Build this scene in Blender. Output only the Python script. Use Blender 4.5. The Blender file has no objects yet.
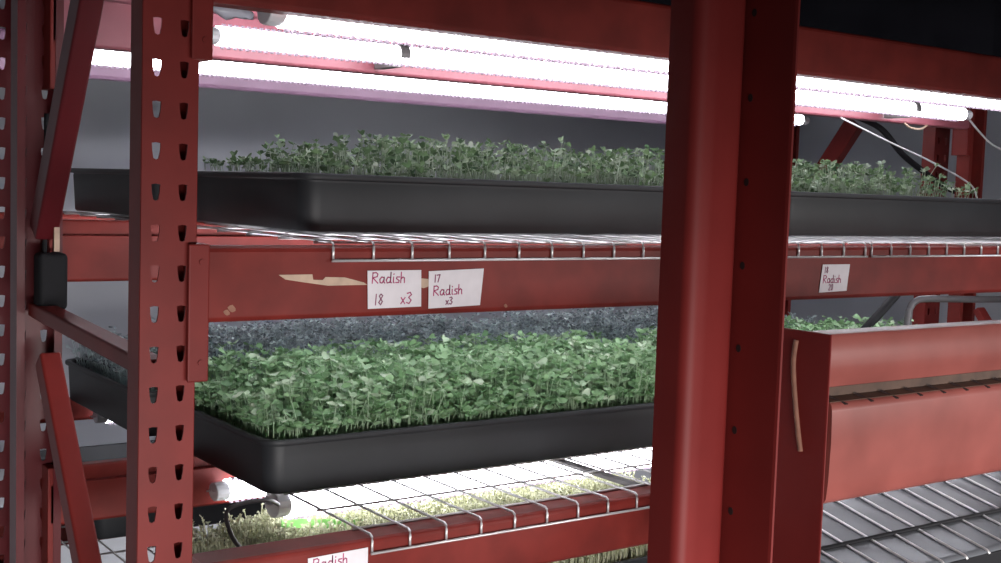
import bpy, bmesh, math, random
import numpy as np
from mathutils import Vector, Matrix

random.seed(7)
C = bpy.context.scene.collection
R = math.radians

# ------------------------------------------------------------------ materials
def nt(m):
    m.use_nodes = True
    return m.node_tree, m.node_tree.nodes, m.node_tree.links

def mat(name, col, rough=.5, metal=0., noise=0., scale=20., spec=.5, col2=None, bump=0., coat=0.):
    m = bpy.data.materials.new(name); t, n, l = nt(m)
    b = n['Principled BSDF']
    b.inputs['Roughness'].default_value = rough
    b.inputs['Metallic'].default_value = metal
    b.inputs['Specular IOR Level'].default_value = spec
    b.inputs['Coat Weight'].default_value = coat
    b.inputs['Base Color'].default_value = (*col, 1)
    if noise or col2 or bump:
        tc = n.new('ShaderNodeTexCoord'); nz = n.new('ShaderNodeTexNoise')
        nz.inputs['Scale'].default_value = scale; nz.inputs['Detail'].default_value = 6
        l.new(tc.outputs['Object'], nz.inputs['Vector'])
        if noise or col2:
            cr = n.new('ShaderNodeValToRGB')
            c2 = col2 or tuple(max(0, c * (1 - noise)) for c in col)
            cr.color_ramp.elements[0].position = .35; cr.color_ramp.elements[1].position = .65
            cr.color_ramp.elements[0].color = (*c2, 1); cr.color_ramp.elements[1].color = (*col, 1)
            l.new(nz.outputs['Fac'], cr.inputs['Fac']); l.new(cr.outputs['Color'], b.inputs['Base Color'])
        if bump:
            bp = n.new('ShaderNodeBump'); bp.inputs['Strength'].default_value = bump; bp.inputs['Distance'].default_value = .002
            l.new(nz.outputs['Fac'], bp.inputs['Height']); l.new(bp.outputs['Normal'], b.inputs['Normal'])
    return m

M = {}
M['red'] = mat('red_paint', (.190, .021, .018), .45, spec=.22, noise=.25, scale=9, bump=.08)
M['red_worn'] = mat('worn_red_paint', (.195, .023, .018), .48, spec=.22, noise=.3, scale=14, bump=.15)
M['red_front'] = mat('dark_red_paint', (.205, .021, .019), .5, spec=.22, noise=.2, scale=6, bump=.06)
M['red_shaded'] = mat('shaded_red_paint', (.10, .008, .012), .38, spec=.35, noise=.25, scale=6, bump=.06)  # darker red holding the shade on the left rear posts and brace
M['red_rear'] = mat('tube_lit_red_paint', (.36, .105, .135), .4, noise=.2, scale=9)  # pink glow of the tubes is put into the rear beam's colour
M['red_gloss'] = mat('glossy_red_paint', (.30, .085, .072), .30, noise=.25, scale=10, bump=.10)
M['ledge'] = mat('rubbed_shaded_ledge', (.095, .05, .033), .55, noise=.4, scale=40)  # worn olive, darkened with the shadow above the ledge
M['slot'] = mat('slot_dark', (.02, .006, .006), .8)
M['black'] = mat('black_plastic', (.016, .017, .020), .5, spec=.3, noise=.3, scale=30, bump=.05)
M['grey_tray'] = mat('charcoal_plastic', (.026, .028, .032), .5, spec=.3, noise=.25, scale=8, bump=.08)
M['soil'] = mat('growing_medium', (.02, .014, .009), .95, noise=.6, scale=120, bump=.8)
M['wire'] = mat('galvanised_wire', (.66, .64, .65), .35, .6)
M['alu'] = mat('lamp_housing', (.68, .62, .68), .45, .2)
M['cap'] = mat('lamp_cap', (.80, .80, .84), .4)
M['led_dot'] = mat('led_dot_grey', (.32, .26, .32), .5)
M['grey_clip'] = mat('grey_clip', (.16, .15, .15), .5)
M['paper'] = mat('paper', (.74, .70, .74), .8, noise=.06, scale=60)
M['ink'] = mat('marker_ink', (.40, .02, .13), .7)
M['ink2'] = mat('dark_ink', (.24, .05, .12), .7)
M['red_pale'] = mat('lavender_lit_paint', (.27, .14, .23), .4, noise=.15, scale=8)  # lavender tube light on the farthest upper beam, put into its colour
M['tape'] = mat('masking_tape', (.55, .40, .30), .7, noise=.2, scale=50)
M['scrape'] = mat('bare_scrape', (.33, .15, .10), .7, noise=.3, scale=60)
M['wall'] = mat('grey_wall', (.50, .52, .57), .85, noise=.08, scale=3)
M['floor'] = mat('concrete', (.16, .16, .17), .7, noise=.3, scale=4)
M['ceiling'] = mat('dark_ceiling', (.02, .02, .022), .9)
M['sheet'] = mat('added_dark_sheet', (.004, .004, .005), 1., noise=.4, scale=3, spec=0.)  # near black stands for unlit space above the rack
M['white_cable'] = mat('white_cable', (.60, .58, .60), .5)
M['black_cable'] = mat('black_cable', (.010, .010, .012), .7, spec=.2)
M['conduit'] = mat('grey_conduit', (.07, .065, .07), .5)
M['tag'] = mat('green_tag', (.25, .62, .16), .5)
M['film'] = mat('clear_film', (.55, .58, .68), .25)

def steel_sheet():
    m = mat('silver_sheet', (.17, .18, .20), .25, .25, noise=.15, scale=5, bump=.04)
    return m
M['sheet_steel'] = steel_sheet()

def led(name, col, strength, pitch):
    m = bpy.data.materials.new(name); t, n, l = nt(m); n.clear()
    o = n.new('ShaderNodeOutputMaterial'); e = n.new('ShaderNodeEmission')
    e.inputs['Color'].default_value = (*col, 1)
    tc = n.new('ShaderNodeTexCoord'); sx = n.new('ShaderNodeSeparateXYZ')
    l.new(tc.outputs['Object'], sx.inputs[0])
    mu = n.new('ShaderNodeMath'); mu.operation = 'MULTIPLY'; mu.inputs[1].default_value = 2 * math.pi / pitch
    si = n.new('ShaderNodeMath'); si.operation = 'SINE'
    ma = n.new('ShaderNodeMapRange'); ma.inputs[1].default_value = -1; ma.inputs[2].default_value = 1
    ma.inputs[3].default_value = strength * .45; ma.inputs[4].default_value = strength * 1.55
    l.new(sx.outputs[0], mu.inputs[0]); l.new(mu.outputs[0], si.inputs[0]); l.new(si.outputs[0], ma.inputs[0])
    l.new(ma.outputs[0], e.inputs['Strength']); l.new(e.outputs[0], o.inputs['Surface'])
    return m
LED = 12.0
M['led'] = led('led_lens', (.93, .93, 1.), LED, .018)
M['led_pink'] = led('led_pink_lens', (1., .62, .86), LED * .10, .018)

def leafmat(name, a, b, under, rough=.45, trans=.35):
    """a..b: per-seedling leaf colour (the plants differ), attribute 'tone'."""
    m = bpy.data.materials.new(name); t, n, l = nt(m)
    p = n['Principled BSDF']; o = n['Material Output']
    at = n.new('ShaderNodeAttribute'); at.attribute_name = 'tone'
    cr = n.new('ShaderNodeValToRGB'); el = cr.color_ramp.elements
    el[0].position = 0; el[0].color = (*a, 1); el[1].position = 1; el[1].color = (*under, 1)
    e = el.new(.55); e.color = (*b, 1)
    l.new(at.outputs['Fac'], cr.inputs['Fac']); l.new(cr.outputs['Color'], p.inputs['Base Color'])
    p.inputs['Roughness'].default_value = rough
    tr = n.new('ShaderNodeBsdfTranslucent'); mx = n.new('ShaderNodeMixShader'); mx.inputs[0].default_value = trans
    l.new(cr.outputs['Color'], tr.inputs['Color']); l.new(p.outputs[0], mx.inputs[1]); l.new(tr.outputs[0], mx.inputs[2])
    l.new(mx.outputs[0], o.inputs['Surface'])
    return m
M['leaf_green'] = leafmat('green_leaf', (.14, .27, .13), (.31, .50, .27), (.64, .76, .60))
M['leaf_dark'] = leafmat('dark_green_leaf', (.06, .11, .06), (.17, .27, .13), (.60, .66, .58))
M['leaf_purple'] = leafmat('purple_leaf', (.14, .16, .18), (.34, .41, .43), (.62, .75, .74))
M['leaf_sprout'] = leafmat('sprout', (.34, .36, .19), (.58, .59, .40), (.80, .80, .64))

# ------------------------------------------------------------------ mesh helpers
class MB:
    def __init__(s): s.v = []; s.f = []; s.mi = []
    def add(s, vs, fs, mi=0):
        o = len(s.v); s.v += [tuple(p) for p in vs]; s.f += [tuple(i + o for i in f) for f in fs]; s.mi += [mi] * len(fs)
    def box(s, x0, x1, y0, y1, z0, z1, mi=0):
        s.add([(x0,y0,z0),(x1,y0,z0),(x1,y1,z0),(x0,y1,z0),(x0,y0,z1),(x1,y0,z1),(x1,y1,z1),(x0,y1,z1)],
              [(0,3,2,1),(4,5,6,7),(0,1,5,4),(1,2,6,5),(2,3,7,6),(3,0,4,7)], mi)
    def prism_x(s, prof, x0, x1, mi=0):
        """prof: list of (y,z), closed, extruded along X"""
        n = len(prof)
        s.add([(x0, y, z) for y, z in prof] + [(x1, y, z) for y, z in prof],
              [(i, (i+1) % n, n + (i+1) % n, n + i) for i in range(n)] + [tuple(range(n-1, -1, -1)), tuple(range(n, 2*n))], mi)
    def prism_z(s, prof, z0, z1, mi=0):
        n = len(prof)
        s.add([(x, y, z0) for x, y in prof] + [(x, y, z1) for x, y in prof],
              [(i, (i+1) % n, n + (i+1) % n, n + i) for i in range(n)] + [tuple(range(n-1, -1, -1)), tuple(range(n, 2*n))], mi)
    def tube(s, pts, r, k=6, mi=0, close=True):
        P = [Vector(p) for p in pts]; n = len(P); rings = []
        for i, p in enumerate(P):
            d = (P[min(i+1, n-1)] - P[max(i-1, 0)]).normalized()
            up = Vector((0, 0, 1)) if abs(d.z) < .9 else Vector((0, 1, 0))
            a = d.cross(up).normalized(); b = d.cross(a)
            rr = r[i] if isinstance(r, (list, tuple)) else r
            rings += [p + (a * math.cos(2*math.pi*j/k) + b * math.sin(2*math.pi*j/k)) * rr for j in range(k)]
        fs = [(i*k+j, i*k+(j+1) % k, (i+1)*k+(j+1) % k, (i+1)*k+j) for i in range(n-1) for j in range(k)]
        if close: fs += [tuple(range(k-1, -1, -1)), tuple(range((n-1)*k, n*k))]
        s.add(rings, fs, mi)
    def bar(s, a, b, w, h, mi=0, side=Vector((1, 0, 0))):
        a, b = Vector(a), Vector(b); d = (b-a).normalized(); u = (side - d*side.dot(d)).normalized(); v = d.cross(u)
        o = [u*w/2+v*h/2, -u*w/2+v*h/2, -u*w/2-v*h/2, u*w/2-v*h/2]
        s.add([a+q for q in o] + [b+q for q in o], [(0,1,5,4),(1,2,6,5),(2,3,7,6),(3,0,4,7),(3,2,1,0),(4,5,6,7)], mi)
    def build(s, name, mats, parent=None, bevel=0., smooth=False, origin=None, merge=False, seg=2):
        me = bpy.data.meshes.new(name); o = bpy.data.objects.new(name, me); C.objects.link(o)
        vs = s.v
        if parent is not None and origin is None: origin = parent.get('_o', (0, 0, 0))
        if origin is None: origin = (0, 0, 0)
        vs = [(p[0]-origin[0], p[1]-origin[1], p[2]-origin[2]) for p in vs]
        me.from_pydata(vs, [], s.f)
        bm = bmesh.new(); bm.from_mesh(me)
        if merge: bmesh.ops.remove_doubles(bm, verts=bm.verts, dist=1e-5)
        bmesh.ops.recalc_face_normals(bm, faces=bm.faces); bm.to_mesh(me); bm.free()
        ms = mats if isinstance(mats, (list, tuple)) else [mats]
        for m in ms: me.materials.append(m)
        if len(ms) > 1:
            for p, i in zip(me.polygons, s.mi): p.material_index = i
        if smooth: me.polygons.foreach_set('use_smooth', [True]*len(me.polygons))
        if parent is not None: o.parent = parent
        else: o.location = origin
        if bevel:
            b = o.modifiers.new('bevel', 'BEVEL'); b.width = bevel; b.segments = seg; b.limit_method = 'ANGLE'; b.angle_limit = R(35)
        return o

def tag(o, label, cat, group=None, kind=None):
    if label: o['label'] = label
    if cat: o['category'] = cat
    if group: o['group'] = group
    o['kind'] = kind or 'thing'
    return o

def thing(name, loc, label, cat, group=None):
    o = bpy.data.objects.new(name, None); C.objects.link(o); o.location = loc; o.empty_display_size = .05
    o['_o'] = tuple(loc)
    return tag(o, label, cat, group)

def copy_thing(root, loc, label):
    r = root.copy(); C.objects.link(r); r.location = loc; r['label'] = label
    for ch in list(root.children):
        c = ch.copy(); C.objects.link(c); c.parent = r
        for g in list(ch.children):
            d = g.copy(); C.objects.link(d); d.parent = c
    return r

def struct(o): o['kind'] = 'structure'; return o

# ------------------------------------------------------------------ camera
f = 1218.96; yaw, pitch, roll = R(35.608), R(-4.310), R(1.884)
fw = Vector((math.sin(yaw)*math.cos(pitch), math.cos(yaw)*math.cos(pitch), math.sin(pitch)))
r0 = Vector((math.cos(yaw), -math.sin(yaw), 0)); u0 = r0.cross(fw)
cr_ = r0*math.cos(roll) + u0*math.sin(roll); cu_ = u0*math.cos(roll) - r0*math.sin(roll)
cd = bpy.data.cameras.new('camera'); cam = bpy.data.objects.new('camera', cd); C.objects.link(cam)
cd.sensor_width = 36; cd.lens = f * 36 / 1001; cd.clip_start = .02
m = Matrix((cr_, cu_, -fw)).transposed().to_4x4(); cam.matrix_world = m
bpy.context.scene.camera = cam

# ------------------------------------------------------------------ room
FZ = -1.4; CZ = 1.5
b = MB(); b.box(-3, 4.1, -2.6, 3.7, FZ-.05, FZ); struct(b.build('floor', M['floor']))
b = MB(); b.box(-3, 4.1, -2.6, 3.7, CZ, CZ+.05); struct(b.build('ceiling', M['ceiling']))
b = MB(); b.box(-3, 4.1, 3.6, 3.7, FZ, CZ); struct(b.build('wall_back', M['wall']))
b = MB(); b.box(4.0, 4.1, -2.6, 3.6, FZ, CZ); struct(b.build('wall_right', M['wall']))

# ------------------------------------------------------------------ upright frames
PITCH = .0515; H0 = -.223          # teardrop pitch and the height of one hole centre
XC, PW = .555, .072                # left frame: post centre and width

def hole_poly(cx, cz):
    # teardrop slot: wide rounded top, narrow bottom
    return [(cx+.0058, cz+.0095), (cx+.0052, cz+.0), (cx+.0034, cz-.0095), (cx, cz-.0112),
            (cx-.0034, cz-.0095), (cx-.0052, cz+.0), (cx-.0058, cz+.0095), (cx, cz+.0105)]

def post(parent, name, xc, y, sgn, z0, z1, w=PW, depth=.04, m='red'):
    """C post: perforated face at y, flanges running sgn*depth behind it."""
    g = MB()
    zs = [];  k0 = math.ceil((z0 + PITCH/2 - H0)/PITCH); k1 = math.floor((z1 - PITCH/2 - H0)/PITCH)
    for side in (-1, 1):
        xa, xb = (xc - w/2, xc) if side < 0 else (xc, xc + w/2)
        hx = xc + side*.0175
        for k in range(k0, k1+1):
            cz = H0 + k*PITCH; za, zb = cz - PITCH/2, cz + PITCH/2
            outer = [(xb, zb), (xb, cz), (xb, za), (hx, za), (xa, za), (xa, cz), (xa, zb), (hx, zb)]
            inner = hole_poly(hx, cz)
            vs = [(p[0], y, p[1]) for p in outer] + [(p[0], y, p[1]) for p in inner]
            g.add(vs, [(i, (i+1) % 8, 8+(i+1) % 8, 8+i) for i in range(8)])
        za = H0 + k0*PITCH - PITCH/2; zb = H0 + k1*PITCH + PITCH/2
        for lo, hi in ((z0, za), (zb, z1)):
            g.add([(xa, y, lo), (xb, y, lo), (xb, y, hi), (xa, y, hi)], [(0, 1, 2, 3)])
        xe = xc + side*w/2; y2 = y + sgn*depth; xl = xe - side*.012
        levels = [z0, za, zb, z1]
        for lo, hi in zip(levels, levels[1:]):
            g.add([(xe, y, lo), (xe, y2, lo), (xe, y2, hi), (xe, y, hi)], [(0, 1, 2, 3)])
            g.add([(xe, y2, lo), (xl, y2, lo), (xl, y2, hi), (xe, y2, hi)], [(0, 1, 2, 3)])
    o = g.build(name, M[m], parent, merge=True)
    so = o.modifiers.new('thick', 'SOLIDIFY'); so.thickness = .0025; so.offset = 0
    return o

def foot(parent, xc, yc):
    b = MB(); b.box(xc-.06, xc+.06, yc-.06, yc+.06, FZ+.001, FZ+.007)
    return b.build('foot_plate', M['red'], parent, bevel=.002)

def channel(parent, name, a, b_, w=.036, t=.022, m='red'):
    g = MB(); g.bar(a, b_, w, t); return g.build(name, M[m], parent, bevel=.004, seg=3)

ZB, ZT = FZ+.007, 1.05
fr = thing('rack_upright', (XC, 1.82, FZ), 'perforated red upright frame with diagonal braces at the near left end of the grow rack', 'rack frame')
post(fr, 'post', XC, 1.50, 1, ZB, ZT)
post(fr, 'post', XC, 2.135, -1, ZB, ZT, m='red_shaded')
channel(fr, 'strut', (XC, 1.545, -.248), (XC, 2.10, -.224), .036, .024)
channel(fr, 'brace', (XC, 2.075, -.095), (XC, 1.585, .66), .036, .046, m='red_shaded')
channel(fr, 'brace', (XC, 2.045, -.30), (XC, 1.56, -.93), .034, .040)
foot(fr, XC, 1.52); foot(fr, XC, 2.115)

fb = thing('rack_upright', (XC-.01, 2.5, FZ), 'red upright frame standing close behind the near left frame, at the left picture edge', 'rack frame')
post(fb, 'post', XC-.01, 2.235, 1, ZB, ZT, m='red_shaded'); post(fb, 'post', XC-.01, 2.86, -1, ZB, ZT, m='red_shaded')
channel(fb, 'strut', (XC-.01, 2.27, -.70), (XC-.01, 2.83, -.70)); foot(fb, XC-.01, 2.25); foot(fb, XC-.01, 2.84)

XR = 3.185
frr = thing('rack_upright', (XR, 1.82, FZ), 'red upright frame holding the far right end of the lit rack', 'rack frame')
post(frr, 'post', XR, 1.50, 1, ZB, ZT); post(frr, 'post', XR, 2.135, -1, ZB, ZT, m='red_worn')
channel(frr, 'strut', (XR, 1.545, -.236), (XR, 2.10, -.228)); channel(frr, 'brace', (XR, 2.06, -.30), (XR, 1.56, -.93))
foot(frr, XR, 1.52); foot(frr, XR, 2.115)
fbr = thing('rack_upright', (XR+.02, 2.5, FZ), 'red braced frame farthest back on the right, behind the upper tray of greens', 'rack frame')
post(fbr, 'post', XR+.03, 2.235, 1, ZB, ZT); post(fbr, 'post', XR+.03, 2.86, -1, ZB, ZT)
channel(fbr, 'brace', (XR+.03, 2.72, .035), (XR+.03, 2.56, .25), .036, .06)
foot(fbr, XR+.03, 2.25); foot(fbr, XR+.03, 2.84)

# ------------------------------------------------------------------ beams
def beam(x0, x1, y, sgn, zt, h, label, group, m='red_worn', plate=True, name='shelf_beam', top=.044):
    """step beam whose outer face is at y; sgn: direction from the outer face into the rack"""
    o = thing(name, ((x0+x1)/2, y, zt-h), label, 'beam', group)
    d = top*sgn
    prof = [(y, zt-h+.006), (y+.006*sgn, zt-h), (y+d-.004*sgn, zt-h), (y+d, zt-h+.004), (y+d, zt-.026), (y+d-.015*sgn, zt-.026),
            (y+d-.015*sgn, zt-.003), (y+d-.018*sgn, zt), (y+.007*sgn, zt), (y+.002*sgn, zt-.003), (y, zt-.008)]
    g = MB(); g.prism_x(prof, x0, x1); g.build('bar', M[m], o, bevel=.0015)
    if plate:
        for xe, s in ((x0, -1), (x1, 1)):
            g = MB(); ya = y - .004*sgn
            xs = sorted((xe + s*.004, xe - s*.012))
            g.box(xs[0], xs[1], min(ya, y+d), max(ya, y+d), zt-h-.075, zt+.003)        # end plate
            xs = sorted((xe + s*.016, xe - s*.012)); yy = sorted((ya - .005*sgn, ya))
            g.box(xs[0], xs[1], yy[0], yy[1], zt-h-.075, zt+.003)                       # hooked leg on the face
            cn = g.build('connector', M['red'], o, bevel=.002)
            for zz in (zt-.02, zt-h-.05):
                g = MB(); xc_ = xe - s*.001; g.add([(xc_ + .004*math.cos(6.2832*i/8), ya-.005*sgn-q*sgn, zz+.004*math.sin(6.2832*i/8)) for q in (0, .002) for i in range(8)],
                      [(i, (i+1) % 8, 8+(i+1) % 8, 8+i) for i in range(8)] + [tuple(range(8, 16))])
                g.build('rivet', M['red'], cn, origin=o['_o'])
    return o
GX = 'step beams of the grow rack'
xa, xb = .594, 3.148
MID, LOW, TOP, BOT = -.085, -.506, .312, -.745
b_mid = beam(xa, xb, 1.497, 1, MID, .100, 'red step beam carrying two radish cards and a strip of old tape', GX)
b_low = beam(xa, xb, 1.497, 1, LOW, .088, 'lower front red beam with one card at its left end', GX, top=.075)
b_top = beam(xa, xb, 1.497, 1, TOP, .086, 'uppermost front red beam, right above the brightest light tube', GX)
yr = 2.139
b_rmid = beam(xa-.02, xb, yr, -1, MID+.010, .105, 'rear red beam glimpsed left of the perforated post at card height', GX)
b_rlow = beam(xa-.02, xb, yr, -1, -.500, .098, 'rear red beam crossing behind the lower left brace', GX)
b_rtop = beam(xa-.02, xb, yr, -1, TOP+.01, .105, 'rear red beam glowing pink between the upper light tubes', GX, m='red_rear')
b_bbot = beam(xa-.02, xb, yr, -1, BOT, .10, 'rear beam under the sprout trays at the bottom left edge', GX)
yb = 2.79
beam(xa-.02, xb, yb, 1, LOW, .052, 'far red beam behind the dark tray end, beside the small bright lamp tip', GX)
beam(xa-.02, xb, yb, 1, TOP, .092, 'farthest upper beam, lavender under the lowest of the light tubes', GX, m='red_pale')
beam(xa-.02, xb, yb, 1, MID, .10, 'farthest beam under the rear left corner of the upper black tray', GX)

# old tape and scuffs on the mid beam
g = MB()
yf = 1.4962
g.add([(.706, yf, -.1235), (.756, yf, -.1235), (.7575, yf, -.131), (.772, yf, -.1315), (.776, yf, -.1275), (.806, yf, -.1285), (.836, yf, -.136), (.842, yf, -.1395),
       (.78, yf, -.1395), (.745, yf, -.1345), (.716, yf, -.130)], [tuple(range(11))])
o = g.build('tape_residue', M['tape'], b_mid); o['label'] = 'torn cream tape residue'
s_ = o.modifiers.new('t', 'SOLIDIFY'); s_.thickness = .0006; s_.offset = 1
g = MB(); g.add([(.925, yf, -.131), (.945, yf, -.133), (.945, yf, -.143), (.935, yf, -.146), (.925, yf, -.144)], [(0, 1, 2, 3, 4)])
o = g.build('tape_residue', M['tape'], b_mid); o['label'] = 'torn cream tape residue'
s_ = o.modifiers.new('t', 'SOLIDIFY'); s_.thickness = .0006; s_.offset = 1
g = MB()
for cx, cz, r_ in ((.6405, -.167, .005), (.6335, -.172, .004), (1.083, -.176, .003)):
    n = 9
    g = MB(); g.add([(cx + r_*math.cos(6.283*i/n)*(1+.4*math.sin(5*i)), yf, cz + r_*math.sin(6.283*i/n)) for i in range(n)], [tuple(range(n))])
    o = g.build('paint_chip', M['scrape'], b_mid)
    s_ = o.modifiers.new('t', 'SOLIDIFY'); s_.thickness = .0004; s_.offset = 1

# ------------------------------------------------------------------ cards with handwriting
GL = {'R': ([[(0,0),(.02,1)], [(.0,.95),(.35,1),(.55,.85),(.5,.62),(.05,.5),(.6,0)]], .75),
      'a': ([[(.5,.5),(.25,.58),(.05,.35),(.1,.05),(.3,0),(.5,.3),(.5,.55),(.52,.05),(.62,0)]], .72),
      'd': ([[(.48,.5),(.2,.55),(.03,.28),(.15,0),(.4,.05),(.5,.3),(.5,1),(.52,.05),(.62,0)]], .72),
      'i': ([[(.1,.55),(.1,.05),(.2,0)], [(.1,.8),(.12,.85)]], .32),
      's': ([[(.45,.55),(.15,.55),(.1,.4),(.4,.22),(.38,.03),(.05,.02)]], .55),
      'h': ([[(.05,1),(.05,0)], [(.05,.35),(.25,.55),(.42,.45),(.45,0)]], .62),
      'x': ([[(.05,.55),(.45,0)], [(.45,.55),(.05,0)]], .6),
      '1': ([[(.12,1),(.1,0)]], .38),
      '7': ([[(.0,.95),(.5,1),(.2,0)]], .6),
      '8': ([[(.45,.85),(.25,1),(.08,.82),(.25,.55),(.45,.3),(.28,0),(.06,.2),(.25,.52),(.45,.85)]], .6),
      '3': ([[(.05,.92),(.35,1),(.5,.8),(.22,.55),(.5,.3),(.3,0),(.02,.1)]], .62),
      '2': ([[(.05,.8),(.25,1),(.48,.82),(.05,.02),(.5,0)]], .62),
      '0': ([[(.25,1),(.05,.6),(.1,.1),(.3,0),(.48,.4),(.42,.9),(.25,1)]], .65)}
def write(g, text, x, z, h, w=.0016, slant=.05, track=1., y=0.):
    for ch in text:
        if ch == ' ': x += h*.5; continue
        st, adv = GL[ch]
        for line in st:
            P = [Vector((x + (px + slant*pz)*h, 0, z + pz*h)) for px, pz in line]
            for p, q in zip(P, P[1:]):
                d = (q-p)
                if d.length < 1e-7: continue
                d.normalize(); nrm = Vector((-d.z, 0, d.x))*w/2; p2 = p - d*w*.4; q2 = q + d*w*.4
                vs = [p2+nrm, q2+nrm, q2-nrm, p2-nrm]
                g.add([(v.x, y, v.z) for v in vs], [(0, 1, 2, 3)])
        x += adv*h*track
def card(corners, texts, label, y=1.4955, curl=.0015):
    """corners: TL, TR, BR, BL as (x, z) on the beam face"""
    cx = sum(c[0] for c in corners)/4; cz = sum(c[1] for c in corners)/4
    o = thing('paper_card', (cx, y, cz), label, 'card', 'paper cards on the beams')
    n = 8; g = MB(); vs = []
    TL, TR, BR, BL = [Vector((c[0], 0, c[1])) for c in corners]
    for j in range(n+1):
        for i in range(n+1):
            u, v = i/n, j/n
            p = (TL*(1-u)+TR*u)*(1-v) + (BL*(1-u)+BR*u)*v
            vs.append((p.x, y, p.z))
    g.add(vs, [(j*(n+1)+i, j*(n+1)+i+1, (j+1)*(n+1)+i+1, (j+1)*(n+1)+i) for j in range(n) for i in range(n)])
    pa = g.build('paper', M['paper'], o)
    s = pa.modifiers.new('t', 'SOLIDIFY'); s.thickness = .0005; s.offset = 0
    rot = math.atan2(TR.z-TL.z, TR.x-TL.x)
    for txt, u, v, h, ink in texts:
        g = MB(); p = (TL*(1-u)+TR*u)*(1-v) + (BL*(1-u)+BR*u)*v
        t = MB(); write(t, txt, 0, 0, h)
        g.add([(p.x + a*math.cos(rot) - c*math.sin(rot), y-.0006, p.z + a*math.sin(rot) + c*math.cos(rot)) for a, _, c in t.v], t.f)
        lt = g.build('lettering', M[ink], o)
        s = lt.modifiers.new('t', 'SOLIDIFY'); s.thickness = .0002; s.offset = 0
    return o
card([(.841,-.1195),(.9295,-.1195),(.931,-.1725),(.843,-.1735)],
     [('Radish', .08, .33, .0150, 'ink'), ('18', .12, .90, .0150, 'ink2'), ('x3', .60, .90, .0160, 'ink')],
     'white paper card reading Radish 18 x3, left of the pair on the beam')
card([(.9425,-.1215),(1.0395,-.1185),(1.0345,-.1735),(.9435,-.176)],
     [('17', .10, .30, .0105, 'ink2'), ('Radish', .09, .66, .0140, 'ink'), ('x3', .32, .92, .0105, 'ink2')],
     'white paper card with 17 over the word Radish, right of the pair on the beam')
card([(1.808,-.1195),(1.886,-.1195),(1.880,-.170),(1.801,-.172)],
     [('18', .10, .30, .0110, 'ink2'), ('Radish', .10, .66, .0140, 'ink'), ('20', .32, .93, .0110, 'ink2')],
     'tilted white card alone on the beam right of the big foreground post')
card([(.758,-.519),(.853,-.517),(.8535,-.570),(.760,-.572)],
     [('Radish', .08, .33, .0150, 'ink')],
     'white card on the lower beam cut by the bottom picture edge, reading Radish')

# ------------------------------------------------------------------ wire decks
def deck(x0, x1, y0, y1, zt, step, label, group, lip=True, first=None):
    """zt: beam top; wires lie on it. y0 is the beam face the waterfall lip hangs over"""
    o = thing('wire_deck', ((x0+x1)/2, (y0+y1)/2, zt), label, 'wire deck', group)
    g = MB(); r = .0020; zc = zt + .006; n = int(round((x1-x0)/step))
    for i in range(n+1):
        x = x0 + (x1-x0)*i/n
        yy = y0 - .003
        if lip: g.tube([(x, y1, zc), (x, yy+.006, zc), (x, yy+.001, zc-.003), (x, yy, zc-.008), (x, yy, zc-.026)], r, 6)
        else: g.tube([(x, y1, zc), (x, y0, zc)], r, 6)
    g.build('long_wires', M['wire'], o, smooth=True)
    g = MB(); k = max(2, int((y1-y0)/.11))
    for j in range(k+1):
        y = y0 + .05 + (y1-y0-.055)*j/k
        g.tube([(x0-.003, y, zc-.0036), (x1+.003, y, zc-.0036)], r, 6)
    g.build('cross_wires', M['wire'], o, smooth=True)
    if lip:
        g = MB(); g.tube([(x0-.003, y0-.006, zc-.026), (x1+.003, y0-.006, zc-.026)], .0021, 6)
        g.build('lip_wire', M['wire'], o, smooth=True)
    for q in (.5,):
        g = MB(); x = x0 + (x1-x0)*q; g.box(x-.010, x+.010, y0+.046, y1-.03, zc-.014, zc-.006)
        g.build('support_channel', M['grey_clip'], o, bevel=.002)
    return o
GD = 'wire decks on the beams'
deck(.786, 1.928, 1.497, 2.13, MID, .0652, 'galvanised wire deck under the upper black trays, left of the foreground post', GD)
deck(1.947, 3.09, 1.497, 2.13, MID, .0600, 'wire deck under the upper trays right of the foreground post', GD)
deck(.859, 2.00, 1.497, 2.13, LOW, .0636, 'wire deck whose lip drapes over the lower front beam', GD)
deck(2.02, 3.14, 1.497, 2.13, LOW, .0636, 'wire deck on the lower beam behind the slotted red steel panel', GD)
deck(.77, 1.95, 2.20, 2.82, MID, .065, 'far wire deck under the rear corner of the upper black tray', GD, lip=False)
deck(.83, 1.95, 2.20, 2.82, LOW, .065, 'far wire deck under the purple-leaved tray', GD, lip=False)

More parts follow.
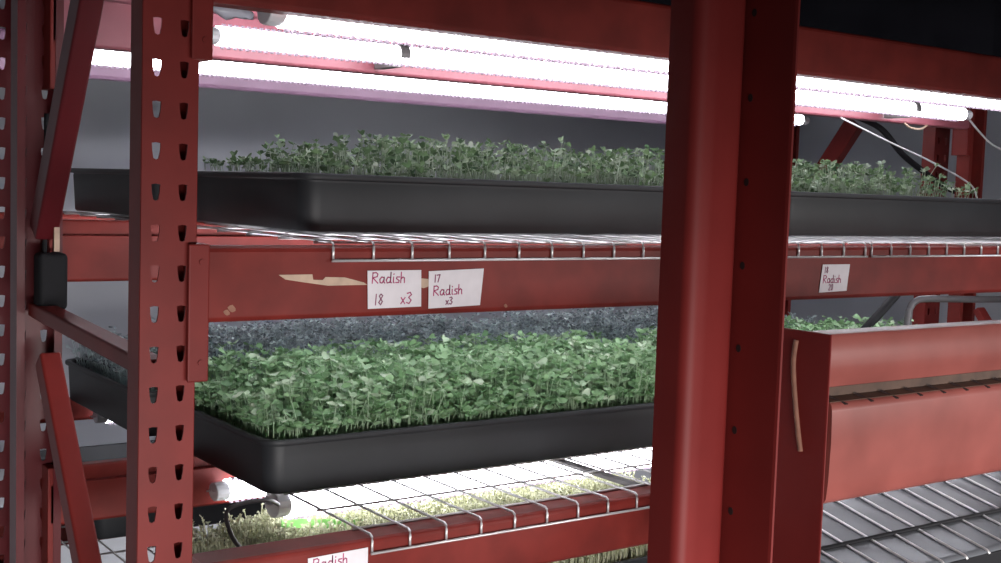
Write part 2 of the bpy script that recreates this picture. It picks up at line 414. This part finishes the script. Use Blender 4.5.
# ------------------------------------------------------------------ grow trays
def rr_loop(x0, x1, y0, y1, z, rad, k=5):
    out = []
    for cx, cy, a0 in ((x1-rad, y1-rad, 0), (x0+rad, y1-rad, 90), (x0+rad, y0+rad, 180), (x1-rad, y0+rad, 270)):
        for i in range(k+1):
            a = R(a0 + 90*i/k); out.append((cx + rad*math.cos(a), cy + rad*math.sin(a), z))
    return out
TW, TD, TH = 1.02, .495, .090
def tray_mesh(parent, W=TW, D=TD, H=TH, m='grey_tray', soil=.42):
    g = MB()
    def lp(ins, z, rad): return rr_loop(-W/2+ins, W/2-ins, -D/2+ins, D/2-ins, z, max(.006, rad-ins*.3))
    loops = [lp(.014, .000, .03), lp(.010, .004, .03), lp(.006, H-.014, .032), lp(.007, H-.010, .032), lp(.000, H-.0095, .034), lp(.0, H-.001, .034), lp(.002, H, .034),
             lp(.009, H, .034), lp(.011, H-.003, .034), lp(.021, .006, .03)]
    n = len(loops[0])
    vs = sum(loops, [])
    fs = [(k*n+i, k*n+(i+1) % n, (k+1)*n+(i+1) % n, (k+1)*n+i) for k in range(len(loops)-1) for i in range(n)]
    fs += [tuple(range(n-1, -1, -1)), tuple(range((len(loops)-1)*n, len(loops)*n))]
    g.add(vs, fs)
    a = g.build('tray_shell', M[m], parent, origin=(0, 0, 0)); a.modifiers.new('b', 'BEVEL').width = .001
    for p in a.data.polygons: p.use_smooth = len(p.vertices) == 4
    a.modifiers['b'].limit_method = 'ANGLE'
    g = MB(); z = H*soil; nx, ny = 24, 20
    vs = []
    for j in range(ny+1):
        for i in range(nx+1):
            vs.append((-W/2+.017+(W-.034)*i/nx, -D/2+.017+(D-.034)*j/ny, z + random.uniform(-.004, .004)))
    g.add(vs, [(j*(nx+1)+i, j*(nx+1)+i+1, (j+1)*(nx+1)+i+1, (j+1)*(nx+1)+i) for j in range(ny) for i in range(nx)])
    g.build('growing_mat', M['soil'], parent, origin=(0, 0, 0), smooth=True)
GT = 'black seedling trays'
t0 = thing('grow_tray', (0, 0, 0), '', 'tray', GT); tray_mesh(t0)
first = [True]
def tray(x0, y0, z, label):
    loc = (x0+TW/2, y0+TD/2, z)
    if first[0]:
        first[0] = False; t0.location = loc; t0['label'] = label; return t0
    return copy_thing(t0, loc, label)

# ------------------------------------------------------------------ seedlings
LEAF = np.array([(0,0,0),(.28,.30,.05),(.72,.52,.10),(1.0,.30,.05),(.86,0,-.04),(1.0,-.30,.05),(.72,-.52,.10),(.28,-.30,.05),(.45,0,-.05)], float)
LF = [(0,8,1),(8,2,1),(8,4,2),(4,3,2),(0,7,8),(8,7,6),(8,6,4),(4,6,5)]
def seedlings(name, label, bounds, n, z0, h, leaf, matname, seed, lean=.22, stem_r=.0009, hfun=None, cat='seedlings', nleaf=2, tilt=(-.15, .55), over=.012, dens=None, stem_mat=None, group=None):
    rng = np.random.default_rng(seed)
    x0, x1, y0, y1 = bounds
    V = []; F = []; T = []; MI = []; off = 0
    for k in range(n):
        x = rng.uniform(x0, x1); y = rng.uniform(y0, y1)
        if dens and rng.random() > dens(x, y): continue
        hh = rng.uniform(*h) * (1 + .10*math.sin(x*21 + 2*math.sin(y*17)) * math.sin(y*25+1))
        if hfun: hh *= hfun(x)
        tone = float(np.clip(rng.normal(.45, .22), 0, 1))
        ax = rng.uniform(0, 2*math.pi); ln = abs(rng.normal(0, lean))*hh
        ex = min(x-x0, x1-x, y-y0, y1-y)
        tx, ty = x + ln*math.cos(ax), y + ln*math.sin(ax)
        if ex < .03:                                   # edge plants lean out over the rim
            if x-x0 == ex: tx -= over
            elif x1-x == ex: tx += over*.4
            elif y-y0 == ex: ty -= over
            hh = max(hh*rng.uniform(.6, 1), min(h[1], .068))
        elif ex < .07: hh *= rng.uniform(.6, 1)
        tx = min(max(tx, x0-over), x1+over); ty = min(max(ty, y0-over), y1+over)
        # stem, 3-sided, two segments
        zt = z0 + hh
        for j, (sx, sy, sz) in enumerate(((x, y, z0), ((x*.6+tx*.4), (y*.6+ty*.4), z0+hh*.55), (tx, ty, zt))):
            for q in range(3):
                a = q*2.0944; V.append((sx+stem_r*math.cos(a), sy+stem_r*math.sin(a), sz)); T.append(min(1, .62+.3*tone))
        for j in range(2):
            for q in range(3):
                F.append((off+j*3+q, off+j*3+(q+1) % 3, off+j*3+3+(q+1) % 3, off+j*3+3+q)); MI.append(1)
        off += 9
        a0 = rng.uniform(0, 2*math.pi)
        for q in range(nleaf):
            L = rng.uniform(*leaf); a = a0 + q*2*math.pi/nleaf + rng.normal(0, .35); el = rng.uniform(*tilt); ro = rng.normal(0, .35)
            d = np.array([math.cos(a)*math.cos(el), math.sin(a)*math.cos(el), math.sin(el)])
            s = np.array([-math.sin(a), math.cos(a), 0.]); nn = np.cross(d, s)
            s2 = s*math.cos(ro) + nn*math.sin(ro); n2 = nn*math.cos(ro) - s*math.sin(ro)
            pts = np.array([tx, ty, zt - q*.003]) + L*(LEAF[:, :1]*d + LEAF[:, 1:2]*s2*1.05 + LEAF[:, 2:]*n2*2)
            V += [tuple(p) for p in pts]; tq = float(np.clip(tone + rng.normal(0, .1), 0, 1)); T += [tq]*9
            F += [tuple(i+off for i in fc) for fc in LF]; MI += [0]*len(LF); off += 9
    cx, cy = (x0+x1)/2, (y0+y1)/2
    me = bpy.data.meshes.new(name); o = bpy.data.objects.new(name, me); C.objects.link(o); o.location = (cx, cy, z0)
    me.from_pydata([(p[0]-cx, p[1]-cy, p[2]-z0) for p in V], [], F)
    at = me.attributes.new('tone', 'FLOAT', 'POINT'); at.data.foreach_set('value', T)
    me.materials.append(M[matname]); me.materials.append(M[stem_mat or matname])
    me.polygons.foreach_set('material_index', MI)
    me.polygons.foreach_set('use_smooth', [True]*len(F))
    return tag(o, label, cat, group, 'stuff')

UZ = MID + .0105; UY0, UY1 = 1.615, 2.145
cols = [.797, 1.832]
for i, x in enumerate(cols):
    tray(x, UY0, UZ, ['long black tray at the left front of the upper shelf, above the two radish cards', 'upper black tray right of the big post, above the lone tilted card'][i])
    seedlings('seedling_patch', ['sparse leafy seedlings with thin stems in the upper tray left of the big post', 'leafy seedlings in the upper tray right of the big post'][i],
              (x+.035, x+TW-.02 if i < 1 else x+TW-.33, UY0+.025, UY0+TD-.02), [1250, 900][i], UZ+TH*.42, (.070, .118), (.008, .016), 'leaf_dark', 10+i, lean=.2, tilt=(-.4, .9), over=.002, hfun=lambda x: min(1, .80 + .9*max(0, x-.84)), group='seedlings on the upper shelf')
tray(.752, UY1, UZ, 'upper tray whose rear corner shows left of the perforated post')
tray(1.80, UY1, UZ, 'rear upper tray behind the one right of the big post')

LZ = LOW + .0085; LY0, LY1 = 1.745, 2.262
lc = [.808, 1.845]
for i, x in enumerate(lc):
    tray(x, LY0, LZ, ['black tray of dense green leaves on the lower shelf, its rounded corner nearest', 'lower tray of greens glimpsed above the slotted steel panel'][i])
    seedlings('microgreen_patch', ['dense bright green microgreens spilling over the near lower tray', 'small green microgreens seen over the slotted steel panel'][i],
              (x+.018, x+TW-.012, LY0+.014, LY0+TD-.005), [5200, 3600][i], LZ+TH*.42, (.045, .140), (.012, .021), 'leaf_green', 30+i, over=.003, group='green microgreens on the lower shelf', cat='microgreens', tilt=(-.4, .6))
for i, x in enumerate(lc):
    tray(x-.03, LY1, LZ, ['tray of purple-grey leaves behind the dense green one', 'rear lower tray behind the greens above the slotted panel'][i])
    seedlings('microgreen_patch', ['purple-grey microgreens behind the dense green ones on the lower shelf', 'purple-grey microgreens at the back above the slotted panel'][i],
              (x-.01, x+TW-.05, LY1+.015, LY1+TD-.02), [4600, 3000][i], LZ+TH*.42, (.085, .130), (.008, .014), 'leaf_purple', 40+i, over=.01, group='purple microgreens on the lower shelf', cat='microgreens')

# bottom shelf
BZ = BOT + .0085
b_fb = beam(xa, xb, 1.497, 1, BOT, .097, 'front beam under the sprout trays, just below the picture', GX)
deck(.70, 1.95, 1.52, 2.13, BOT, .065, 'wire deck under the pale sprout trays', GD, lip=False)
deck(.70, 1.95, 2.20, 2.82, BOT, .065, 'far wire deck under the rear sprout tray', GD, lip=False)
beam(xa-.02, xb, yb, 1, BOT, .10, 'farthest beam at the bottom under the rear sprout tray', GX)
tray(.765, 1.575, BZ, 'bottom tray of pale sprouts under the lower beam')
tray(.745, 2.425, BZ, 'rear bottom tray whose dark corner shows left of the perforated post')
seedlings('sprout_patch', 'pale yellow-green sprouts in the bottom tray, seen beside the perforated post and under the lower beam',
          (.785, 1.765, 1.59, 2.055), 9000, BZ+TH*.42, (.075, .110), (.0045, .008), 'leaf_sprout', 50, lean=.10, stem_r=.0013, tilt=(.2, 1.2), over=.003, cat='sprouts')

# ------------------------------------------------------------------ LED tubes
def tube_light(x0, x1, y, z, label, clips=(), r=.017, group='light tubes under the shelves'):
    o = thing('light_tube', ((x0+x1)/2, y, z), label, 'light tube', group)
    k = 18; g = MB()
    g.prism_x([(y + r*math.cos(6.2832*i/k), z + r*math.sin(6.2832*i/k)) for i in range(k)], x0+.03, x1-.03); g.build('lens', M['led'], o)
    for xe, s in ((x0, 1), (x1, -1)):
        g = MB(); k = 14
        ring = [(y + (r+.002)*math.cos(6.2832*i/k), z - .001 + (r*.85)*math.sin(6.2832*i/k)) for i in range(k)]
        xs = sorted((xe+s*.006, xe+s*.031)); g.prism_x(ring, *xs)
        ec = g.build('end_cap', M['cap'], o, bevel=.002)
        for q in (-.006, .006):
            g = MB(); g.tube([(xe-s*.004, y+q, z), (xe+s*.008, y+q, z)], .0013, 6)
            g.build('contact_pin', M['wire'], ec, origin=o['_o'])
    nf = int((x1-x0-.08)/.0115)
    for a_ in (112, 264):
        g = MB()
        ca, sa = math.cos(R(a_)), math.sin(R(a_))
        for i in range(nf):
            xx = x0+.04+i*.0115; c_ = Vector((xx, y+(r-.001)*ca, z+(r-.001)*sa)); d_ = Vector((xx, y+(r+.0022)*ca, z+(r+.0045)*sa))
            g.bar(c_, d_, .0055, .006)
        g.build('led_dot_blocks', M['led_dot'], o)  # grey blocks added to imitate the dotted edge of the LED glow
    for xc in clips:
        g = MB(); g.prism_x([(y + (r+.0035)*math.cos(R(-20+220*i/10)), z + (r+.0035)*math.sin(R(-20+220*i/10))) for i in range(11)], xc-.01, xc+.01)
        g.box(xc-.009, xc+.009, y+.012, y+.085, z-.022, z-.006)
        g.build('mounting_clip', M['grey_clip'], o, bevel=.001)
    return o
tube_light(.712, 2.95, 1.585, .236, 'frontmost and brightest light tube under the top beam', (), r=.022)
tube_light(.79, 2.99, 2.00, .246, 'middle light tube of the upper shelf, ending just left of the right rear post', (1.185, 2.745))
tube_light(.60, 3.03, 2.60, .250, 'lowest light tube in the photo, its tip seen left of the perforated post', ())
# lamps under the middle shelf (behind the beam) and under the lower shelf
for i, y in enumerate((1.66, 1.98)):
    tube_light(.74, 2.9, y, MID-.062, ['front light tube under the middle shelf, behind the card beam', 'second light tube under the middle shelf, behind the card beam'][i])
tube_light(.74, 2.9, 2.70, MID-.062, 'rear light tube under the middle shelf over the purple leaves')
tube_light(.895, 2.9, 1.92, LOW-.052, 'light tube showing white through the lower wire deck below the tray', (), r=.028)
tube_light(.846, 2.9, 2.062, LOW-.056, 'light tube with a starry tip right of the perforated post, under the lower tray', (), r=.020)
tube_light(.842, 2.9, 2.74, -.541, 'far light tube whose bright tip shows left of the perforated post')

# ------------------------------------------------------------------ cables and small things
def spline(pts, n=8):
    P = [Vector(p) for p in pts]; out = []
    for i in range(len(P)-1):
        a, b_, c, d = P[max(i-1, 0)], P[i], P[i+1], P[min(i+2, len(P)-1)]
        for k in range(n):
            t = k/n; out.append(.5*((2*b_) + (c-a)*t + (2*a-5*b_+4*c-d)*t*t + (3*b_-a-3*c+d)*t**3))
    out.append(P[-1]); return out
def cable(name, pts, r, m, label, cat='cable'):
    g = MB(); g.tube(spline(pts), r, 8); return tag(g.build(name, M[m], smooth=True, origin=tuple(pts[0])), label, cat)
cable('power_cable', [(2.53, 2.06, .212), (2.75, 2.07, .160), (2.95, 2.07, .112), (3.12, 2.07, .060), (3.16, 2.07, .02)], .0026, 'white_cable', 'thin white cable slanting down behind the upper seedlings at right')
cable('hose', [(2.80, 2.22, .235), (2.88, 2.2, .205), (2.98, 2.2, .14), (3.08, 2.2, .095), (3.2, 2.2, .05), (3.3, 2.2, .03)], .009, 'black_cable', 'black hose sagging down beside the white cable at right', 'hose')
cable('power_cable', [(2.985, 2.00, .240), (3.05, 2.0, .20), (3.13, 2.0, .165), (3.28, 2.0, .14), (3.5, 2.05, .12)], .0028, 'white_cable', 'white cable hanging from the end of the middle light tube')
cable('power_cable', [(2.955, 1.61, .232), (2.99, 1.61, .19), (3.05, 1.6, .17), (3.155, 1.54, .20)], .0030, 'white_cable', 'short white cable at the right picture edge below the light tube')
cable('cord_loop', [(2.84, 2.1, .222), (2.87, 2.1, .208), (2.92, 2.1, .206), (2.95, 2.1, .22)], .003, 'tape', 'small pale cord loop hanging under the pink rear beam', 'cord')
cable('power_cable', [(.80, 1.78, -.60), (.762, 1.76, -.56), (.745, 1.75, -.515), (.768, 1.75, -.502), (.82, 1.76, -.505), (.88, 1.85, -.54), (.905, 1.93, -.555)], .0035, 'conduit', 'grey looped cable in front of the pale sprouts beside the perforated post')
cable('hose', [(2.50, 1.95, -.34), (2.553, 1.93, -.285), (2.64, 1.93, -.22), (2.70, 1.95, -.19)], .011, 'black_cable', 'short black hose slanting above the slotted steel panel', 'hose')
cable('conduit_pipe', [(2.63, 1.9, -.33), (2.64, 1.9, -.27), (2.665, 1.9, -.248), (2.72, 1.9, -.244), (2.9, 1.9, -.25), (3.1, 1.9, -.255)], .009, 'conduit', 'bent grey conduit above the right part of the slotted steel panel', 'pipe')

g = MB(); o = thing('power_adapter', (.553, 2.06, -.22), 'black adapter box strapped to the rear post above the strut at left', 'adapter')
g.box(.541, .588, 2.045, 2.085, -.222, -.128); g.build('body', M['black_cable'], o, bevel=.008, seg=4)
g = MB(); g.box(.563, .572, 2.040, 2.043, -.125, -.085); g.build('strap', M['tape'], o, bevel=.0008)
g = MB(); g.tube(spline([(.555, 2.065, -.128), (.555, 2.065, -.09), (.56, 2.075, -.02), (.56, 2.078, .1)]), .004, 8); g.build('lead', M['black_cable'], o, smooth=True)

g = MB(); g.bar((.925, 1.93, -.598), (1.06, 1.88, -.606), .016, .002, side=Vector((0, .3, 1)))
tag(g.build('plant_marker', M['tag'], bevel=.0006, origin=(.96, 1.9, -.60)), 'bright green marker stick lying on the pale sprouts', 'marker')
# crumpled clear film hanging by the end of the front tube
g = MB(); rng = np.random.default_rng(4); n = 9; vs = []
for j in range(5):
    for i in range(n):
        u = i/(n-1); env = .007*math.sin(math.pi*min(max(u, .03), .97))**.6*1.3 + .0015
        a = j*2*math.pi/5
        vs.append((.645+.064*u, 1.60+env*math.cos(a)*.8+rng.normal(0, .0012), .233-.004*u+env*math.sin(a)+rng.normal(0, .0015)))
g.add(vs, [(j*n+i, j*n+i+1, ((j+1) % 5)*n+i+1, ((j+1) % 5)*n+i) for j in range(5) for i in range(n-1)] + [tuple(j*n for j in range(5)), tuple(j*n+n-1 for j in range(4, -1, -1))])
tag(g.build('plastic_wrap', M['film'], smooth=True, origin=(.68, 1.6, .23)), 'crumpled clear plastic wrap at the left end of the front light tube', 'plastic wrap')

# black sheet added over the top shelf to stand for the unlit dark
g = MB(); n = 60; vs = []
for j in (0, 1):
    for i in range(n+1):
        x = .62 + 3.3*i/n; vs.append((x, 1.78 + .012*math.sin(i*1.3) + .008*math.sin(i*2.9+1), .34 if j == 0 else 1.2))
g.add(vs, [(i, i+1, n+2+i, n+1+i) for i in range(n)])
o = g.build('added_dark_sheet', M['sheet'], smooth=True, origin=(2.2, 1.78, .34))
s_ = o.modifiers.new('t', 'SOLIDIFY'); s_.thickness = .002
tag(o, 'black sheet added for the unlit dark above the top beam', 'sheet')

# ------------------------------------------------------------------ foreground post, slotted panel, deck
PY = .95
o = thing('upright_post', (1.04, PY, FZ), 'big dark red post in the foreground, nearest the camera', 'post')

g = MB()
# rounded C face (.932...1.005) with its left flange
prof = [(.932, .998)] + [(.9465 - .0145*math.cos(R(a_)), .9645 - .0145*math.sin(R(a_))) for a_ in range(0, 91, 9)] + [(.9935 + .011*math.sin(R(a_)), .961 - .011*math.cos(R(a_))) for a_ in range(0, 91, 9)]
prof += [(1.0045, .998), (.99, .998), (.99, .995), (1.0015, .995), (1.0015, .96), (.992, .953), (.947, .953), (.935, .965), (.935, .995), (.946, .995), (.946, .998)]
g.prism_z(prof, FZ+.007, 1.05); fp = g.build('post', M['red_front'], o)
fp.data.polygons.foreach_set('use_smooth', [len(p.vertices) == 4 for p in fp.data.polygons]); es_ = fp.modifiers.new('e', 'EDGE_SPLIT'); es_.split_angle = R(40)
g = MB()
prof = [(1.0055, .985), (1.0055, .886), (1.0062, .8825), (1.0085, .882), (1.0105, .884), (1.0105, .9755), (1.045, .9755), (1.045, .985)]
g.prism_z(prof, FZ+.007, 1.05); fl = g.build('side_channel', M['red_front'], o)
g = MB(); k = -14
while k < 12:
    cz = -.168 + k*.0925; n = 10
    g = MB(); g.add([(1.0052, .9435 + .0035*math.cos(6.2832*i/n), cz + .0045*math.sin(6.2832*i/n)) for i in range(n)], [tuple(range(n))]); k += 1
    h = g.build('bolt_hole', M['slot'], o); s_ = h.modifiers.new('t', 'SOLIDIFY'); s_.thickness = .0004; s_.offset = 0
g = MB(); g.box(.90, 1.08, .85, 1.03, FZ+.001, FZ+.007); g.build('foot_plate', M['red_front'], o, bevel=.002)

o = thing('steel_guard', (1.6, .98, FZ), 'slotted red steel panel with a dark end plate, right of the big post', 'panel')
XE = 2.05
g = MB(); g.prism_z([(1.203, 1.06), (1.203, .979), (1.2036, .9765), (1.2046, .976), (1.2075, .9785), (1.2075, 1.06)], FZ+.001, -.165)
g.build('end_plate', M['red_front'], o, bevel=.001)
g = MB()
up = [(1.015, -.165), (.996, -.165), (.990, -.167), (.987, -.172), (.985, -.19), (.983, -.205), (.985, -.222), (.992, -.234)]
lo = [(.977, -.2505), (.974, -.254), (.9725, -.262), (.9715, -.30), (.973, -.35), (.975, -.372), (.979, -.378), (.985, -.380), (1.03, -.380)]
prof = up + [(.993, -.246)] + lo + [(1.03, -.376), (.99, -.372), (.985, -.26), (1.0, -.24), (1.0, -.17), (1.015, -.169)]
g.prism_x(prof, 1.2078, XE)
pn = g.build('front_panel', [M['red_gloss']], o)
pn.data.polygons.foreach_set('use_smooth', [len(p.vertices) == 4 for p in pn.data.polygons]); es_ = pn.modifiers.new('e', 'EDGE_SPLIT'); es_.split_angle = R(38)
g = MB(); g.add([(1.2085, .9915, -.234), (XE, .9915, -.234), (XE, .9925, -.246), (1.2085, .9925, -.246)], [(0, 1, 2, 3)])
g.add([(1.2085, .9925, -.2458), (XE, .9925, -.2458), (XE, .9772, -.2500), (1.2085, .9772, -.2500)], [(0, 1, 2, 3)])
lg = g.build('ledge', M['ledge'], o); lg['label'] = 'olive brown rubbed ledge with the shadow above it painted in'
s_ = lg.modifiers.new('t', 'SOLIDIFY'); s_.thickness = .0010; s_.offset = 0
g = MB(); k = 0
while 1.228 + k*.0512 < XE-.03:
    x = 1.228 + k*.0512; k += 1
    g = MB(); g.add([(x-.010, .9885, -.2445), (x-.006, .9885, -.2445), (x+.010, .9730, -.2535), (x+.005, .9730, -.2535)], [(0, 1, 2, 3)])
    sl = g.build('slot', M['slot'], o); s_ = sl.modifiers.new('t', 'SOLIDIFY'); s_.thickness = .0016; s_.offset = 0
g = MB(); g.box(XE-.01, XE+.004, .98, 1.06, FZ+.001, -.165); g.build('end_plate', M['red_front'], o, bevel=.001)
g = MB(); P = [(1.2022, 1.030, -.178), (1.2022, 1.0325, -.212), (1.2022, 1.024, -.27), (1.2022, 1.014, -.318)]
g.tube(spline([(a, b_, c) for a, b_, c in P]), .0036, 6); sc_ = g.build('scrape', M['scrape'], o, smooth=True); sc_['label'] = 'pale orange scrape down the end plate'
sc_.scale = (1, 1, 1)

# low wire shelf
o = thing('wire_shelf', (1.7, 1.2, FZ), 'shiny grey ribbed shelf below the slotted red panel', 'shelf')
SX0, SX1, SY0, SY1 = 1.372, 2.28, 1.048, 1.34
def sz(y): return -.5035 + .23*(y - 1.135)             # the shelf drains towards the aisle
g = MB(); n = 60; vs = []
for j in range(21):
    for i in range(n+1):
        y = SY0+(SY1-SY0)*j/20; vs.append((SX0+(SX1-SX0)*i/n, y, sz(y)-.006 + .0004*math.sin(i*.9+j*.7)))
g.add(vs, [(j*(n+1)+i, j*(n+1)+i+1, (j+1)*(n+1)+i+1, (j+1)*(n+1)+i) for j in range(20) for i in range(n)])
sh = g.build('liner', M['sheet_steel'], o, smooth=True); s_ = sh.modifiers.new('t', 'SOLIDIFY'); s_.thickness = .0015; s_.offset = -1
k = 0
while 1.4 + k*.0575 < SX1:
    x = 1.4 + k*.0575; k += 1
    g = MB(); g.tube([(x, SY0-.002, sz(SY0)-.008), (x, SY0+.003, sz(SY0)-.0035), (x, SY1, sz(SY1)-.0035)], .0021, 6)
    g.build('rib', M['wire'], o, smooth=True)
g = MB(); y = 1.136; g.tube([(SX0, y, sz(y)-.0025), (SX1, y, sz(y)-.0025)], .0034, 6); g.build('cross_bar', M['black_cable'], o, smooth=True)
for y in (SY0+.006, SY1-.006):
    g = MB(); g.box(SX0, SX1, y-.006, y+.006, sz(y)-.055, sz(y)-.0095); g.build('rail', M['black_cable'], o, bevel=.002)
for x in (SX0+.012, SX1-.012):
    for y in (SY0+.02, SY1-.02):
        g = MB(); g.tube([(x, y, FZ+.001), (x, y, sz(y)-.010)], .011, 10); g.build('leg', M['black_cable'], o)

# ------------------------------------------------------------------ fill light from the unseen aisle
def area(name, loc, target, sx, sy, power, col, spread):
    l = bpy.data.lights.new(name, 'AREA'); l.shape = 'RECTANGLE'; l.size = sx; l.size_y = sy; l.energy = power; l.color = col; l.spread = R(spread)
    ob = bpy.data.objects.new(name, l); C.objects.link(ob); ob.location = loc
    ob.rotation_euler = (Vector(target)-Vector(loc)).to_track_quat('-Z', 'Y').to_euler()
area('aisle_fill', (.4, -1.2, -.75), (.8, 1.5, -1.35), 3.0, .3, 42, (1., .97, .95), 82)  # unseen light put in low to brighten the rack fronts from below
area('aisle_fill', (3.1, -.9, -.14), (2.0, 1.5, -.90), 1.5, .25, 10, (1., .97, .95), 54)  # second unseen light, added for the right beam, its card and panel sheen
w = bpy.data.worlds.new('world'); bpy.context.scene.world = w; w.use_nodes = True
w.node_tree.nodes['Background'].inputs[0].default_value = (.56, .57, .62, 1); w.node_tree.nodes['Background'].inputs[1].default_value = .11

sc = bpy.context.scene
sc.view_settings.view_transform = 'Standard'; sc.view_settings.look = 'None'
sc.view_settings.exposure = 0; sc.view_settings.gamma = 1; sc.view_settings.use_curve_mapping = False
try:
    sc.cycles.use_denoising = True
    sc.cycles.max_bounces = 8
except Exception: pass
